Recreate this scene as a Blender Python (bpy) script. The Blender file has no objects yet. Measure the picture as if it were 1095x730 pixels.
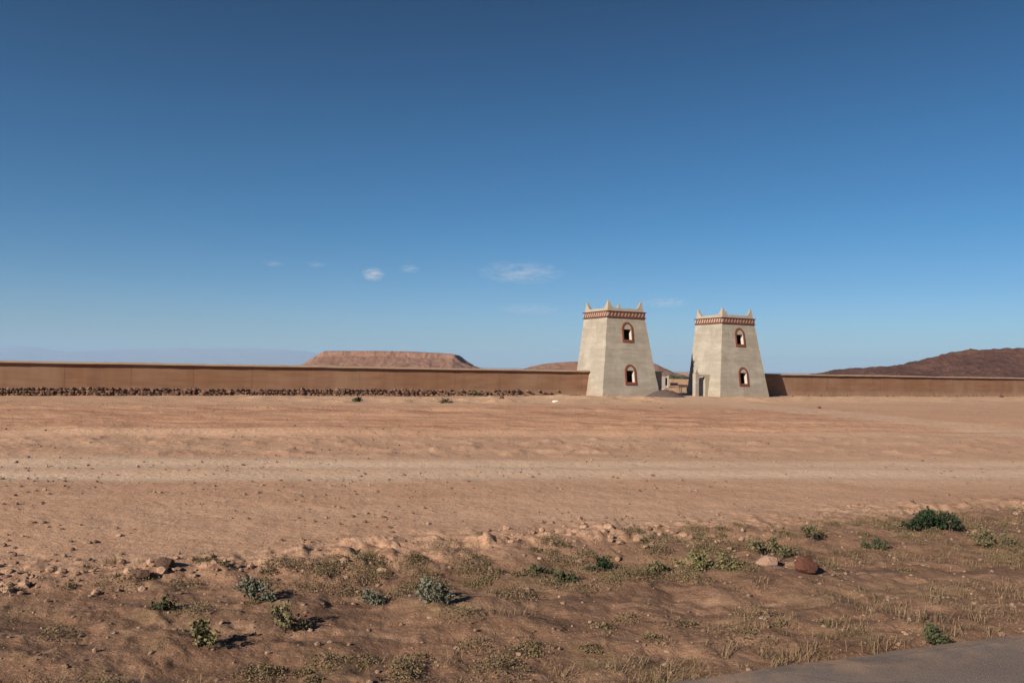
import bpy, bmesh, math, random
import numpy as np
from mathutils import Vector, Matrix

random.seed(7)
rng = np.random.default_rng(11)
R = math.radians
scene = bpy.context.scene
col = scene.collection

# ------------------------------------------------------------------ camera
W0, H0, F0 = 1095.0, 730.0, 876.0
CAM = Vector((0, 0, 2.7))
PITCH, ROLL = 1.92, 0.98
CR = Matrix.Rotation(R(90 + PITCH), 3, 'X') @ Matrix.Rotation(R(ROLL), 3, 'Z')
cd = bpy.data.cameras.new('camera'); cam = bpy.data.objects.new('camera', cd); col.objects.link(cam)
cam.location = CAM; cam.rotation_euler = CR.to_euler()
cd.sensor_width = 36.0; cd.lens = F0 / W0 * 36.0; cd.clip_start = 0.1; cd.clip_end = 120000
scene.camera = cam

def ray(px, py):
    return CR @ Vector(((px - W0 / 2) / F0, -(py - H0 / 2) / F0, -1.0))
def at(px, py, z=0.0):
    d = ray(px, py); return CAM + d * ((z - CAM.z) / d.z)
def at_y(px, py, y):
    d = ray(px, py); return CAM + d * (y / d.y)

# ------------------------------------------------------------------ helpers
def link(name, me, parent=None, m=None):
    o = bpy.data.objects.new(name, me); col.objects.link(o)
    if m is not None: me.materials.append(m)
    if parent is not None: o.parent = parent
    return o
def obj(name, bm, m, parent=None, smooth=False):
    me = bpy.data.meshes.new(name); bm.to_mesh(me); bm.free()
    if smooth: me.polygons.foreach_set('use_smooth', [True] * len(me.polygons))
    return link(name, me, parent, m)
def pyobj(name, V, F, m, parent=None, smooth=False):
    me = bpy.data.meshes.new(name); me.from_pydata(V, [], F); me.update()
    if smooth: me.polygons.foreach_set('use_smooth', [True] * len(me.polygons))
    return link(name, me, parent, m)
def tag(o, label, cat, group=None, kind=None):
    if label: o['label'] = label
    if cat: o['category'] = cat
    if group: o['group'] = group
    if kind: o['kind'] = kind
    return o
def empty(name, loc, rz=0.0):
    o = bpy.data.objects.new(name, None); o.empty_display_size = 0.3; col.objects.link(o)
    o.location = loc; o.rotation_euler = (0, 0, rz); return o
def box(bm, x0, x1, y0, y1, z0, z1, M=None):
    vs = [bm.verts.new(p) for p in ((x0,y0,z0),(x1,y0,z0),(x1,y1,z0),(x0,y1,z0),(x0,y0,z1),(x1,y0,z1),(x1,y1,z1),(x0,y1,z1))]
    if M is not None:
        for v in vs: v.co = M @ v.co
    for f in ((0,3,2,1),(4,5,6,7),(0,1,5,4),(1,2,6,5),(2,3,7,6),(3,0,4,7)): bm.faces.new([vs[i] for i in f])
    return vs
def loop_solid(bm, a, b):
    """closed solid between two matching point loops"""
    A = [bm.verts.new(p) for p in a]; B = [bm.verts.new(p) for p in b]; n = len(A)
    bm.faces.new(A[::-1]); bm.faces.new(B)
    for i in range(n): bm.faces.new((A[i], A[(i+1) % n], B[(i+1) % n], B[i]))
def jitter(bm, amt, seed=0):
    r = random.Random(seed)
    for v in bm.verts: v.co += Vector((r.uniform(-amt, amt), r.uniform(-amt, amt), r.uniform(-amt, amt)))

# ---- numpy noise
def _hash(ix, iy, s):
    h = (ix.astype(np.int64) * 374761393 + iy.astype(np.int64) * 668265263 + s * 1442695041) & 0x7fffffff
    h = ((h ^ (h >> 13)) * 1274126177) & 0x7fffffff
    return ((h ^ (h >> 16)) & 0xffff) / 65535.0
def vnoise(x, y, s=0):
    x = np.asarray(x, float); y = np.asarray(y, float)
    ix = np.floor(x); iy = np.floor(y); fx = x - ix; fy = y - iy
    fx = fx * fx * fx * (fx * (fx * 6 - 15) + 10); fy = fy * fy * fy * (fy * (fy * 6 - 15) + 10)
    a = _hash(ix, iy, s); b = _hash(ix + 1, iy, s); c = _hash(ix, iy + 1, s); d = _hash(ix + 1, iy + 1, s)
    return (a * (1 - fx) + b * fx) * (1 - fy) + (c * (1 - fx) + d * fx) * fy * 1.0
def fbm(x, y, s=0, o=4, g=0.5):
    t = 0; a = 1.0; n = 0
    for i in range(o):
        t = t + a * (vnoise(x * 2 ** i + 17.3 * i, y * 2 ** i - 9.1 * i, s + i) - 0.5); n += a; a *= g
    return t / n * 2
def sst(a, b, x):
    t = np.clip((x - a) / (b - a), 0, 1); return t * t * (3 - 2 * t)

# ------------------------------------------------------------------ layout frames
TH = R(26.4)
U = Vector((math.cos(TH), math.sin(TH), 0)); VV = Vector((-math.sin(TH), math.cos(TH), 0))
PL = at_y(644.5, 422.7, 83.4); PL.z = 0.0
X1 = ray(770.2, 425); k_ = X1.x / X1.y
yr = (83.4 - math.tan(TH) * PL.x) / (1 - math.tan(TH) * k_)
PR = Vector((k_ * yr, yr, 0))
TW, TD, TB = 7.15, 5.8, 1.3          # base width, base depth, batter over 9 m
KB = TB / 9.0
RD = R(20.8)
rc, rs = math.cos(RD), math.sin(RD)

def seg_dist(x, y, pts):
    best = np.full(np.shape(x), 1e9)
    for (ax, ay), (bx, by) in zip(pts[:-1], pts[1:]):
        dx, dy = bx - ax, by - ay; L = dx * dx + dy * dy
        t = np.clip(((x - ax) * dx + (y - ay) * dy) / L, 0, 1)
        best = np.minimum(best, np.hypot(x - ax - t * dx, y - ay - t * dy))
    return best
PATH = [tuple(at(*p)[:2]) for p in ((726, 418), (730, 424), (745, 429), (790, 432.5), (850, 438), (950, 448), (1095, 463), (1290, 486))]

def zones(x, y):
    """terrain height and ground-cover masks at ground points"""
    x = np.asarray(x, float); y = np.asarray(y, float)
    r = np.hypot(x, y)
    rn = -rs * x + rc * y; rt = rc * x + rs * y
    wn = (x - PL.x) * VV.x + (y - PL.y) * VV.y          # 0 at the tower fronts, + behind
    wu = (x - PL.x) * U.x + (y - PL.y) * U.y
    n12 = -x * math.sin(R(12.3)) + y * math.cos(R(12.3))
    n8 = -x * math.sin(R(8)) + y * math.cos(R(8))
    big = fbm(x / 9, y / 9, 1, 3); mid = fbm(x / 2.2, y / 2.2, 5, 4); fine = fbm(x / 0.55, y / 0.55, 9, 4)
    stretch = fbm(rt / 14, rn / 1.6, 21, 4)
    edge = rn + 0.9 * fbm(rt / 5, rn / 3, 31, 3) - 0.015 * rt
    verge = 1 - sst(10.6, 12.6, edge)
    berm = np.exp(-((edge - 11.9) / 0.9) ** 2)
    furrow = sst(32.8, 34.0, n12 + 0.5 * big) * (1 - sst(52, 64, n12)) * (1 - 0.75 * sst(5, 40, x))
    track = sst(19.2, 20.4, n8 + 0.8 * stretch) * (1 - sst(23.6, 25.2, n8 + 0.8 * stretch))
    pd = seg_dist(x, y, PATH)
    path = 1 - sst(2.0, 3.6, pd + 0.9 * big)
    near = np.clip((60 - r) / 50, 0.25, 1)
    bank = sst(-19, -9, wn + 3 * big) * (1 - sst(-3, 1, wn)) * sst(-60, -10, wu)
    z = 0.05 * big * sst(15, 40, r) + 0.035 * mid * near
    nearc = (1 - sst(35, 60, r))
    lumps = np.maximum(0, fbm(x / 0.8, y / 0.8, 41, 4)) ** 1.3
    z = z + nearc * (0.018 * fine * (1 - 0.7 * track) + verge * (0.10 * mid + 0.05 * fine + 0.05 * np.maximum(0, fbm(x / .25, y / .25, 47, 3))) )
    z = z + nearc * ((0.11 * lumps + 0.16 * np.maximum(0, fbm(x / .30, y / .30, 43, 4)) ** 1.0) * berm * (0.4 + 1.0 * vnoise(rt / 3, rn / 3, 77)))
    z = z + verge * (-0.10 + 0.06 * stretch)
    fw = n12 + 0.35 * big
    z = z + furrow * (0.075 * np.sin(fw * 3.9) + 0.05 * np.sin(fw * 2.3 + 1) + 0.10 * fbm(x * .12, fw * 1.7, 93, 3)) + 0.14 * furrow * np.maximum(0, mid - .1)
    z = z + 0.22 * np.exp(-((n12 + 0.4 * big - 33.1) / 0.55) ** 2) * (1 - 0.8 * sst(0, 25, x)) * (0.6 + 0.8 * vnoise(x / 4, y / 4, 3))
    rough = sst(24.5, 26, n8) * (1 - sst(31, 33, n12))
    z = z + rough * 0.17 * lumps + 0.08 * rough * mid
    z = z + track * 0.03 * np.sin(n8 * 2.7)
    pl = np.exp(-((wu - 2.0) / 9.0) ** 2) * np.exp(-((wn + 1.0) / 5.5) ** 2)
    z = z + 0.06 * pl + bank * (-0.06 + 0.42 * np.maximum(0, mid) + .25 * np.maximum(0, fbm(x / 4, y / 4, 97, 3))) * (1 - path)
    # eroded soil heaped along the foot of the wall
    foot = np.exp(-((wn - 2.4) / 1.2) ** 2) * (1 - path)
    z = z + 0.09 * foot * np.maximum(0, fbm(x / 1.1, y / 1.1, 55, 3) + 0.25) * (np.abs(wu - 11) > 4.5)
    z = z * (1 - sst(200, 400, r)) + sst(300, 1500, r) * 0.25 * fbm(x / 150, y / 150, 3, 3)
    # bed under the asphalt
    rd = 1 - sst(6.15, 6.8, rn)
    z = z * (1 - rd) - 0.10 * rd
    return z, verge, track, furrow, path, bank, berm
def gh(x, y):
    return float(zones(np.array([x]), np.array([y]))[0][0])
def on_ground(px, py):
    p = at(px, py)
    for _ in range(3): p = at(px, py, gh(p.x, p.y))
    return p

# ------------------------------------------------------------------ materials
ALB = .76      # overall reflectance of the dry, dusty place
class N:
    def __init__(s, name):
        s.m = bpy.data.materials.new(name); s.m.use_nodes = True
        s.t = s.m.node_tree; s.b = s.t.nodes['Principled BSDF']; s.out = s.t.nodes['Material Output']
        s.b.inputs['Roughness'].default_value = 0.95
        s.b.inputs['Specular IOR Level'].default_value = 0.15
        s._co = None
    def n(s, t, **kw):
        x = s.t.nodes.new(t)
        for k, v in kw.items(): setattr(x, k, v)
        return x
    def l(s, a, b): s.t.links.new(a, b)
    def co(s, which='Object'):
        if s._co is None: s._co = s.n('ShaderNodeTexCoord')
        return s._co.outputs[which]
    def mapped(s, scale=(1,1,1), rot=(0,0,0), which='Object'):
        m = s.n('ShaderNodeMapping'); m.inputs['Scale'].default_value = scale; m.inputs['Rotation'].default_value = rot
        s.l(s.co(which), m.inputs['Vector']); return m.outputs[0]
    def noise(s, scale, detail=5, rough=0.55, vec=None, dist=0.0):
        x = s.n('ShaderNodeTexNoise'); x.inputs['Scale'].default_value = scale
        x.inputs['Detail'].default_value = detail; x.inputs['Roughness'].default_value = rough; x.inputs['Distortion'].default_value = dist
        s.l(vec if vec is not None else s.co(), x.inputs['Vector']); return x.outputs['Fac']
    def ramp(s, fac, stops):
        x = s.n('ShaderNodeValToRGB'); e = x.color_ramp.elements
        e[0].position, e[0].color = stops[0][0], tuple(stops[0][1]) + (1,)
        e[1].position, e[1].color = stops[-1][0], tuple(stops[-1][1]) + (1,)
        for p, c in stops[1:-1]:
            k = e.new(p); k.color = tuple(c) + (1,)
        s.l(fac, x.inputs[0]); return x.outputs[0]
    def rng(s, v, a, b, c=0.0, d=1.0):
        x = s.n('ShaderNodeMapRange'); s.l(v, x.inputs[0])
        for i, k in enumerate((a, b, c, d)): x.inputs[i + 1].default_value = k
        return x.outputs[0]
    def mix(s, f, a, b, mode='MIX'):
        x = s.n('ShaderNodeMix', data_type='RGBA', blend_type=mode)
        if isinstance(f, float): x.inputs[0].default_value = f
        else: s.l(f, x.inputs[0])
        for v, i in ((a, 6), (b, 7)):
            if isinstance(v, tuple): x.inputs[i].default_value = v + (1,)
            else: s.l(v, x.inputs[i])
        return x.outputs[2]
    def math(s, op, a, b=None):
        x = s.n('ShaderNodeMath', operation=op)
        for v, i in ((a, 0), (b, 1)):
            if v is None: continue
            if isinstance(v, (float, int)): x.inputs[i].default_value = v
            else: s.l(v, x.inputs[i])
        return x.outputs[0]
    def sep(s, vec=None):
        x = s.n('ShaderNodeSeparateXYZ'); s.l(vec if vec is not None else s.co(), x.inputs[0]); return x.outputs
    def bump(s, h, strength, dist=0.05, prev=None):
        x = s.n('ShaderNodeBump'); x.inputs['Strength'].default_value = strength; x.inputs['Distance'].default_value = dist
        s.l(h, x.inputs['Height'])
        if prev is not None: s.l(prev, x.inputs['Normal'])
        return x.outputs[0]
    def done(s, c=None, nrm=None, rough=None):
        if c is not None:
            c = s.mix(1.0, c, (ALB, ALB, ALB), 'MULTIPLY')
            if isinstance(c, tuple): s.b.inputs['Base Color'].default_value = c + (1,)
            else: s.l(c, s.b.inputs['Base Color'])
        if nrm is not None: s.l(nrm, s.b.inputs['Normal'])
        if rough is not None: s.b.inputs['Roughness'].default_value = rough
        return s.m

def mottled(name, a, b, scale, bump=0.3, bdist=0.03, rough=0.95, scale2=None):
    m = N(name); f = m.noise(scale, 6, 0.6); g = m.noise(scale2 or scale * 7, 4, 0.6)
    c = m.mix(m.rng(f, .3, .7), a, b)
    c = m.mix(m.rng(g, .35, .75, 0, .35), c, tuple(x * .6 for x in a))
    return m.done(c, m.bump(g, bump, bdist), rough)

# soil
def soil_material():
    m = N('soil')
    za = m.n('ShaderNodeAttribute', attribute_name='zone_a').outputs['Color']
    zb = m.n('ShaderNodeAttribute', attribute_name='zone_b').outputs['Color']
    ra = m.n('ShaderNodeSeparateColor'); m.l(za, ra.inputs[0])
    rb = m.n('ShaderNodeSeparateColor'); m.l(zb, rb.inputs[0])
    verge, track, furrow = ra.outputs[0], ra.outputs[1], ra.outputs[2]
    path, bank, berm = rb.outputs[0], rb.outputs[1], rb.outputs[2]
    road = m.mapped((0.06, 0.5, 1), (0, 0, -RD))        # patterns drawn out along the road
    road2 = m.mapped((0.5, 2.2, 1), (0, 0, -RD))
    n_big = m.noise(0.09, 4, .6); n_mid = m.noise(0.7, 6, .62); n_fin = m.noise(6, 6, .65); n_grit = m.noise(38, 4, .7)
    n_str = m.noise(1.0, 5, .6, road); n_str2 = m.noise(1.0, 6, .65, road2)
    plain = m.ramp(m.rng(n_str, .3, .7), [(0, (.375, .222, .142)), (.5, (.425, .262, .170)), (1, (.47, .305, .205))])
    plain = m.mix(m.rng(n_mid, .45, .72, 0, .55), plain, (.36, .195, .118))
    plain = m.mix(m.rng(n_big, .5, .75, 0, .5), plain, (.44, .30, .20))
    n_fur = m.noise(1.0, 5, .6, m.mapped((.03, 1.5, 1), (0, 0, -R(12.3))))
    fur = m.mix(m.rng(n_fur, .36, .58), (.28, .14, .083), (.43, .25, .155))
    c = m.mix(m.math('MULTIPLY', furrow, .85), plain, fur)
    trk = m.mix(m.rng(n_str, .35, .65), (.47, .325, .225), (.52, .385, .28))
    c = m.mix(m.math('MULTIPLY', track, .85), c, trk)
    bnk = m.mix(m.rng(n_mid, .35, .65), (.46, .285, .175), (.50, .34, .225))
    c = m.mix(m.math('MULTIPLY', bank, .8), c, bnk)
    pth = m.mix(m.rng(n_mid, .35, .65), (.44, .295, .20), (.49, .34, .24))
    c = m.mix(m.math('MULTIPLY', path, .7), c, pth)
    c = m.mix(1.0, c, (1.08, 1.10, 1.13), 'MULTIPLY')
    vrg = m.ramp(m.rng(n_str2, .28, .72), [(0, (.085, .048, .031)), (.35, (.165, .094, .06)), (.7, (.24, .142, .092)), (1, (.31, .20, .13))])
    vrg = m.mix(m.rng(n_mid, .52, .7, 0, .6), vrg, (.23, .165, .085))
    vf = m.math('ADD', m.math('MULTIPLY', verge, 1.0), m.rng(n_str2, .3, .7, -.12, .12))
    c = m.mix(m.rng(vf, .1, .9), c, vrg)
    c = m.mix(m.math('MULTIPLY', berm, m.rng(n_fin, .45, .6, 0, .65)), c, (.17, .095, .062))
    c = m.mix(m.rng(n_fin, .48, .68, 0, .6), c, m.mix(.5, c, (.17, .09, .055)))
    c = m.mix(m.rng(n_grit, .55, .70, 0, .7), c, m.mix(.6, c, (.1, .06, .04)))
    c = m.mix(m.rng(n_grit, .43, .30, 0, .55), c, (.55, .42, .31))
    c = m.mix(1.0, c, (1.175, 1.09, 1.02), 'MULTIPLY')
    h = m.bump(n_grit, .55, .02); h = m.bump(n_fin, .6, .07, h); h = m.bump(n_mid, .35, .22, h)
    return m.done(c, h, .97)

def wall_material():
    m = N('rammed_earth'); z = m.sep()[2]; x = m.sep()[0]
    hz = m.mapped((.35, .35, 3.0)); vt = m.mapped((1.6, 1.6, .18))
    a = m.noise(1.0, 6, .6, hz); b = m.noise(1.0, 5, .6, vt); g = m.noise(14, 5, .65); big = m.noise(.22, 3, .5)
    c = m.ramp(m.rng(a, .3, .7), [(0, (.225, .113, .064)), (.5, (.285, .15, .088)), (1, (.335, .185, .112))])
    # work bays of slightly different mixes
    bay = m.n('ShaderNodeTexWhiteNoise', noise_dimensions='1D'); m.l(m.math('FLOOR', m.math('MULTIPLY', m.math('ADD', x, m.math('MULTIPLY', a, 1.2)), .21)), bay.inputs['W'])
    c = m.mix(m.rng(bay.outputs[0], 0, 1, 0, .4), c, (.24, .115, .06))
    fr_ = m.math('FRACT', m.math('MULTIPLY', m.math('ADD', x, m.math('MULTIPLY', a, .25)), .21))
    c = m.mix(m.math('MULTIPLY', m.rng(m.math('ABSOLUTE', m.math('SUBTRACT', fr_, .5)), .488, .497), m.rng(b, .35, .6, 0, .7)), c, (.13, .065, .04))
    c = m.mix(m.rng(big, .45, .7, 0, .5), c, (.36, .225, .145))
    c = m.mix(m.rng(b, .5, .75, 0, .5), c, (.21, .105, .06))
    c = m.mix(m.math('MULTIPLY', m.rng(z, .75, .25), m.rng(b, .35, .6, .2, .8)), c, (.40, .255, .165))
    c = m.mix(m.rng(g, .55, .75, 0, .4), c, (.19, .09, .05))
    h = m.bump(g, .5, .03); h = m.bump(a, .4, .05, h)
    return m.done(c, h)

def tower_material(name, joints, stain=False, tone=1.0):
    m = N(name); xyz = m.sep(); z = xyz[2]
    hz = m.mapped((.5, .5, 2.5)); vt = m.mapped((2.2, 2.2, .16))
    a = m.noise(.8, 5, .6); b = m.noise(1.0, 5, .6, vt); hn = m.noise(1.2, 6, .65, hz); g = m.noise(22, 5, .7)
    base = [tuple(k * tone for k in v) for v in ((.33, .28, .22), (.385, .33, .262), (.43, .375, .30))]
    c = m.ramp(m.rng(hn, .3, .7), [(0, base[0]), (.5, base[1]), (1, base[2])])
    c = m.mix(m.rng(a, .5, .68, 0, .7), c, (.31, .26, .205))
    c = m.mix(m.rng(b, .55, .78, 0, .45), c, (.285, .235, .18))
    zz = m.math('ADD', z, m.rng(m.noise(2.5, 3), 0, 1, -.09, .09))
    tot = None
    for j in joints:
        w = m.rng(m.math('ABSOLUTE', m.math('SUBTRACT', zz, j)), .02, .10, 1, 0)
        tot = w if tot is None else m.math('MAXIMUM', tot, w)
    c = m.mix(m.math('MULTIPLY', tot, m.rng(b, .35, .7, .02, .5)), c, (.235, .19, .145))
    # damp, earthy foot
    c = m.mix(m.math('MULTIPLY', m.rng(z, 1.1, 0.0), m.rng(a, .3, .6, .2, .75)), c, (.39, .285, .205))
    st = m.noise(1.0, 5, .6, m.mapped((4.5, 4.5, .12)))
    c = m.mix(m.math('MULTIPLY', m.rng(st, .52, .66), m.rng(z, 5.5, 8.4, .12, .6)), c, (.25, .20, .15))
    if stain:
        sx = m.rng(m.math('ABSOLUTE', m.math('SUBTRACT', xyz[0], .25)), .55, .2)
        sx = m.math('MULTIPLY', sx, m.rng(m.noise(1.0, 3, .6, m.mapped((7, 7, .25))), .42, .6))
        sz = m.math('MULTIPLY', m.rng(z, 1.42, 1.3), m.rng(z, -.2, .9))
        fr = m.rng(xyz[1], -1.6, -1.9)
        c = m.mix(m.math('MULTIPLY', m.math('MULTIPLY', sx, sz), m.math('MULTIPLY', fr, .6)), c, (.30, .12, .09))
    pt = m.noise(.55, 3, .45, m.mapped((1, 1, 1.6)))
    c = m.mix(m.rng(pt, .52, .56, 0, .3), c, (.30, .255, .20)); c = m.mix(m.rng(pt, .44, .41, 0, .3), c, (.50, .44, .355))
    c = m.mix(m.rng(g, .55, .72, 0, .6), c, (.22, .175, .13))
    h = m.bump(g, .45, .03); h = m.bump(hn, .5, .06, h); h = m.bump(tot, -.4, .03, h)
    return m.done(c, h)

def hill_material(name, a, b, rockc, gully, sc):
    m = N(name)
    n1 = m.noise(sc, 7, .62); n2 = m.noise(sc * 6, 6, .65); n3 = m.noise(sc * 22, 4, .7)
    v = m.mapped((1, 1, .12)); g = m.noise(sc * 5, 5, .6, v)
    c = m.mix(m.rng(n1, .35, .65), a, b)
    c = m.mix(m.rng(g, .5, .68, 0, .65), c, gully)
    c = m.mix(m.rng(n2, .52, .68, 0, .7), c, rockc)
    c = m.mix(m.rng(n3, .55, .72, 0, .5), c, tuple(k * .6 for k in rockc))
    h = m.bump(n2, .7, 2.0); h = m.bump(n3, .6, .6, h)
    return m.done(c, h)

def leaf_material(name, a, b, scale=5):
    m = N(name); oi = m.n('ShaderNodeNewGeometry').outputs['Random Per Island']
    c = m.mix(oi, a, b); c = m.mix(m.rng(m.noise(scale, 3), .45, .7, 0, .5), c, tuple(k * .55 for k in a))
    m.b.inputs['Subsurface Weight'].default_value = 0
    return m.done(c, None, .75)

def island_material(name, a, b, bs=20):
    m = N(name); oi = m.n('ShaderNodeNewGeometry').outputs['Random Per Island']
    c = m.mix(oi, a, b); g = m.noise(bs, 5, .65); c = m.mix(m.rng(g, .45, .7, 0, .5), c, tuple(k * .5 for k in a))
    return m.done(c, m.bump(g, .5, .03))

M = {}
M['soil'] = soil_material()
M['wall'] = wall_material()
M['coping'] = mottled('earth_coping', (.46, .31, .21), (.36, .225, .145), 1.2, .4, .03)
M['stone'] = island_material('dark_stone', (.10, .052, .036), (.25, .14, .092))
M['tower_a'] = tower_material('lime_render', (7.1, 4.9, 3.55, 1.9))
M['tower_b'] = tower_material('lime_render_stained', (7.05, 5.3, 4.05, 2.3), True)
M['plaster'] = mottled('pale_plaster', (.62, .55, .45), (.55, .48, .39), 3, .3, .01)
M['parapet'] = mottled('parapet_render', (.43, .36, .275), (.36, .295, .22), 1.5, .4, .03)
M['red'] = mottled('terracotta_paint', (.25, .078, .045), (.17, .055, .035), 1.8, .3, .015, .85)
M['brick'] = island_material('red_brick', (.26, .09, .058), (.16, .058, .042))
M['tile'] = mottled('dark_tile', (.15, .05, .035), (.10, .04, .03), 3, .3, .02, .85)
M['frieze'] = mottled('frieze_render', (.50, .40, .31), (.44, .34, .26), 2, .3, .02)
M['rooffelt'] = mottled('roof_screed', (.35, .30, .24), (.28, .24, .19), 1, .3, .02)
M['metal'] = mottled('grey_blue_paint', (.42, .48, .50), (.34, .40, .42), 3, .1, .005, .5)
M['asphalt'] = None
M['gravel_heap'] = island_material('grey_gravel', (.10, .066, .056), (.16, .11, .095))
M['wood'] = mottled('weathered_wood', (.12, .075, .05), (.08, .05, .035), 6, .3, .01)
M['white'] = mottled('white_plastic', (.78, .76, .72), (.62, .60, .56), 9, .4, .02, .6)
M['hut'] = mottled('whitewash', (.62, .56, .48), (.52, .46, .39), 1.5, .3, .02)
M['dark'] = mottled('opening_shade', (.03, .022, .018), (.02, .016, .013), 3, .1, .01)  # near-black colour standing in for shade inside recesses
M['mud'] = mottled('sun_dried_mud', (.37, .235, .15), (.30, .185, .115), 1.4, .5, .04)
M['rock_pale'] = mottled('pale_rock', (.40, .25, .185), (.31, .185, .13), 6, .7, .05)
M['rock_red'] = mottled('red_rock', (.16, .065, .042), (.11, .045, .03), 6, .7, .05)
M['clod_dark'] = mottled('dark_soil_clod', (.16, .092, .062), (.11, .062, .042), 5, .8, .05)  # mottled dark brown soil tone
M['rock_dark'] = mottled('dark_rock', (.11, .065, .045), (.075, .045, .032), 6, .7, .05)
M['clod'] = island_material('dry_clods', (.34, .20, .13), (.45, .28, .185))
M['pebble'] = island_material('pebbles', (.20, .115, .075), (.38, .25, .175), 40)
M['straw'] = leaf_material('dry_grass', (.30, .20, .11), (.18, .12, .065))
M['olive'] = leaf_material('olive_leaves', (.13, .11, .055), (.19, .155, .08))
M['scrub'] = leaf_material('dry_scrub', (.22, .15, .08), (.14, .11, .055), 1.2)
M['dkgreen'] = leaf_material('dark_leaves', (.018, .032, .016), (.035, .055, .022))
M['midgreen'] = leaf_material('green_leaves', (.06, .066, .03), (.095, .10, .045))
M['greygreen'] = leaf_material('grey_green_leaves', (.13, .13, .085), (.18, .17, .12))
M['yellowgreen'] = leaf_material('yellow_green_leaves', (.17, .15, .06), (.23, .195, .09))
M['twig'] = mottled('twig_bark', (.13, .085, .055), (.09, .06, .04), 20, .2, .005)
def asphalt():
    m = N('asphalt'); g = m.noise(60, 4, .7); b = m.noise(.8, 5, .6, m.mapped((.3, 1.5, 1), (0, 0, -RD))); s = m.noise(9, 5, .6)
    c = m.mix(m.rng(b, .3, .7), (.175, .128, .106), (.24, .182, .15))
    c = m.mix(m.rng(g, .5, .72, 0, .6), c, (.08, .065, .058)); c = m.mix(m.rng(g, .42, .3, 0, .5), c, (.34, .28, .24))
    c = m.mix(m.rng(s, .55, .75, 0, .5), c, (.19, .14, .11))
    xyz = m.sep(); rn = m.math('ADD', m.math('MULTIPLY', xyz[0], -rs), m.math('MULTIPLY', xyz[1], rc))
    vo = m.n('ShaderNodeTexVoronoi', feature='DISTANCE_TO_EDGE'); vo.inputs['Scale'].default_value = .8; m.l(m.mapped((1, 1.6, 1)), vo.inputs['Vector'])
    c = m.mix(m.math('MULTIPLY', m.rng(vo.outputs[0], .018, .004), m.rng(b, .5, .62)), c, (.05, .04, .035))
    dr = m.math('MULTIPLY', m.rng(rn, 5.5, 6.2), m.rng(m.noise(1.8, 6, .7), .42, .62))
    c = m.mix(dr, c, (.36, .23, .155))
    return m.done(c, m.bump(g, .8, .015), .9)
M['asphalt'] = asphalt()

# ------------------------------------------------------------------ ground sheet
def build_ground():
    rr = [2.0]
    while rr[-1] < 27400: rr.append(rr[-1] * (1.0055 if 6 < rr[-1] < 19 else 1.0105 if rr[-1] < 140 else 1.03))
    rr = np.array(rr)
    a_in = np.arange(-40, 40.001, 0.13); a_out = np.arange(40, 320, 4.0)[1:]
    ang = np.radians(np.concatenate([a_in, a_out])); na = len(ang); nr = len(rr)
    A, Rr = np.meshgrid(ang, rr)
    X = (Rr * np.sin(A)).ravel(); Y = (Rr * np.cos(A)).ravel()
    z, verge, track, furrow, path, bank, berm = zones(X, Y)
    V = np.column_stack([X, Y, z]); V = np.vstack([V, [[0, 0, -0.1]]])
    i = np.arange(nr - 1)[:, None] * na; j = np.arange(na)[None, :]; j2 = (j + 1) % na
    q = np.stack([i + j, i + na + j, i + na + j2, i + j2], -1).reshape(-1, 4)[:, ::-1]
    tri = np.column_stack([np.full(na, len(V) - 1), (np.arange(na) + 1) % na, np.arange(na)])
    me = bpy.data.meshes.new('ground')
    nq, nt = len(q), len(tri)
    me.vertices.add(len(V)); me.vertices.foreach_set('co', V.ravel())
    me.loops.add(nq * 4 + nt * 3); me.loops.foreach_set('vertex_index', np.concatenate([q.ravel(), tri.ravel()]).astype(np.int32))
    me.polygons.add(nq + nt)
    me.polygons.foreach_set('loop_start', np.concatenate([np.arange(nq) * 4, nq * 4 + np.arange(nt) * 3]).astype(np.int32))
    me.polygons.foreach_set('use_smooth', np.ones(nq + nt, bool))
    me.update(calc_edges=True); me.validate()
    one = np.ones(len(X))
    for nm, ch in (('zone_a', (verge, track, furrow)), ('zone_b', (path, bank, berm))):
        at_ = me.attributes.new(nm, 'FLOAT_COLOR', 'POINT')
        d = np.zeros((len(V), 4)); d[:-1, 0], d[:-1, 1], d[:-1, 2] = ch; d[:, 3] = 1
        at_.data.foreach_set('color', d.ravel())
    o = link('ground', me, None, M['soil']); o['kind'] = 'structure'
    return o
build_ground()

def build_road():
    # slab in the road frame, ragged far edge
    bm = bmesh.new(); ts = np.arange(-70, 120, 0.25)
    top = []; bot = []
    for t in ts:
        e = 6.24 + 0.09 * float(fbm(np.array([t / 1.1]), np.array([0.3]), 61, 4)[0]) + 0.05 * float(fbm(np.array([t / 6]), np.array([3.3]), 62, 2)[0])
        pts = [(-4.2, .0), (1.0, .05), (e - .18, .012), (e, -.012), (e + .03, -.16)]
        top.append([bm.verts.new((t * rc - n * rs, t * rs + n * rc, z)) for n, z in pts])
    for a, b in zip(top[:-1], top[1:]):
        for k in range(4): bm.faces.new((a[k], b[k], b[k+1], a[k+1]))
    bmesh.ops.recalc_face_normals(bm, faces=bm.faces)
    o = obj('road', bm, M['asphalt']); o['kind'] = 'structure'
build_road()

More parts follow.
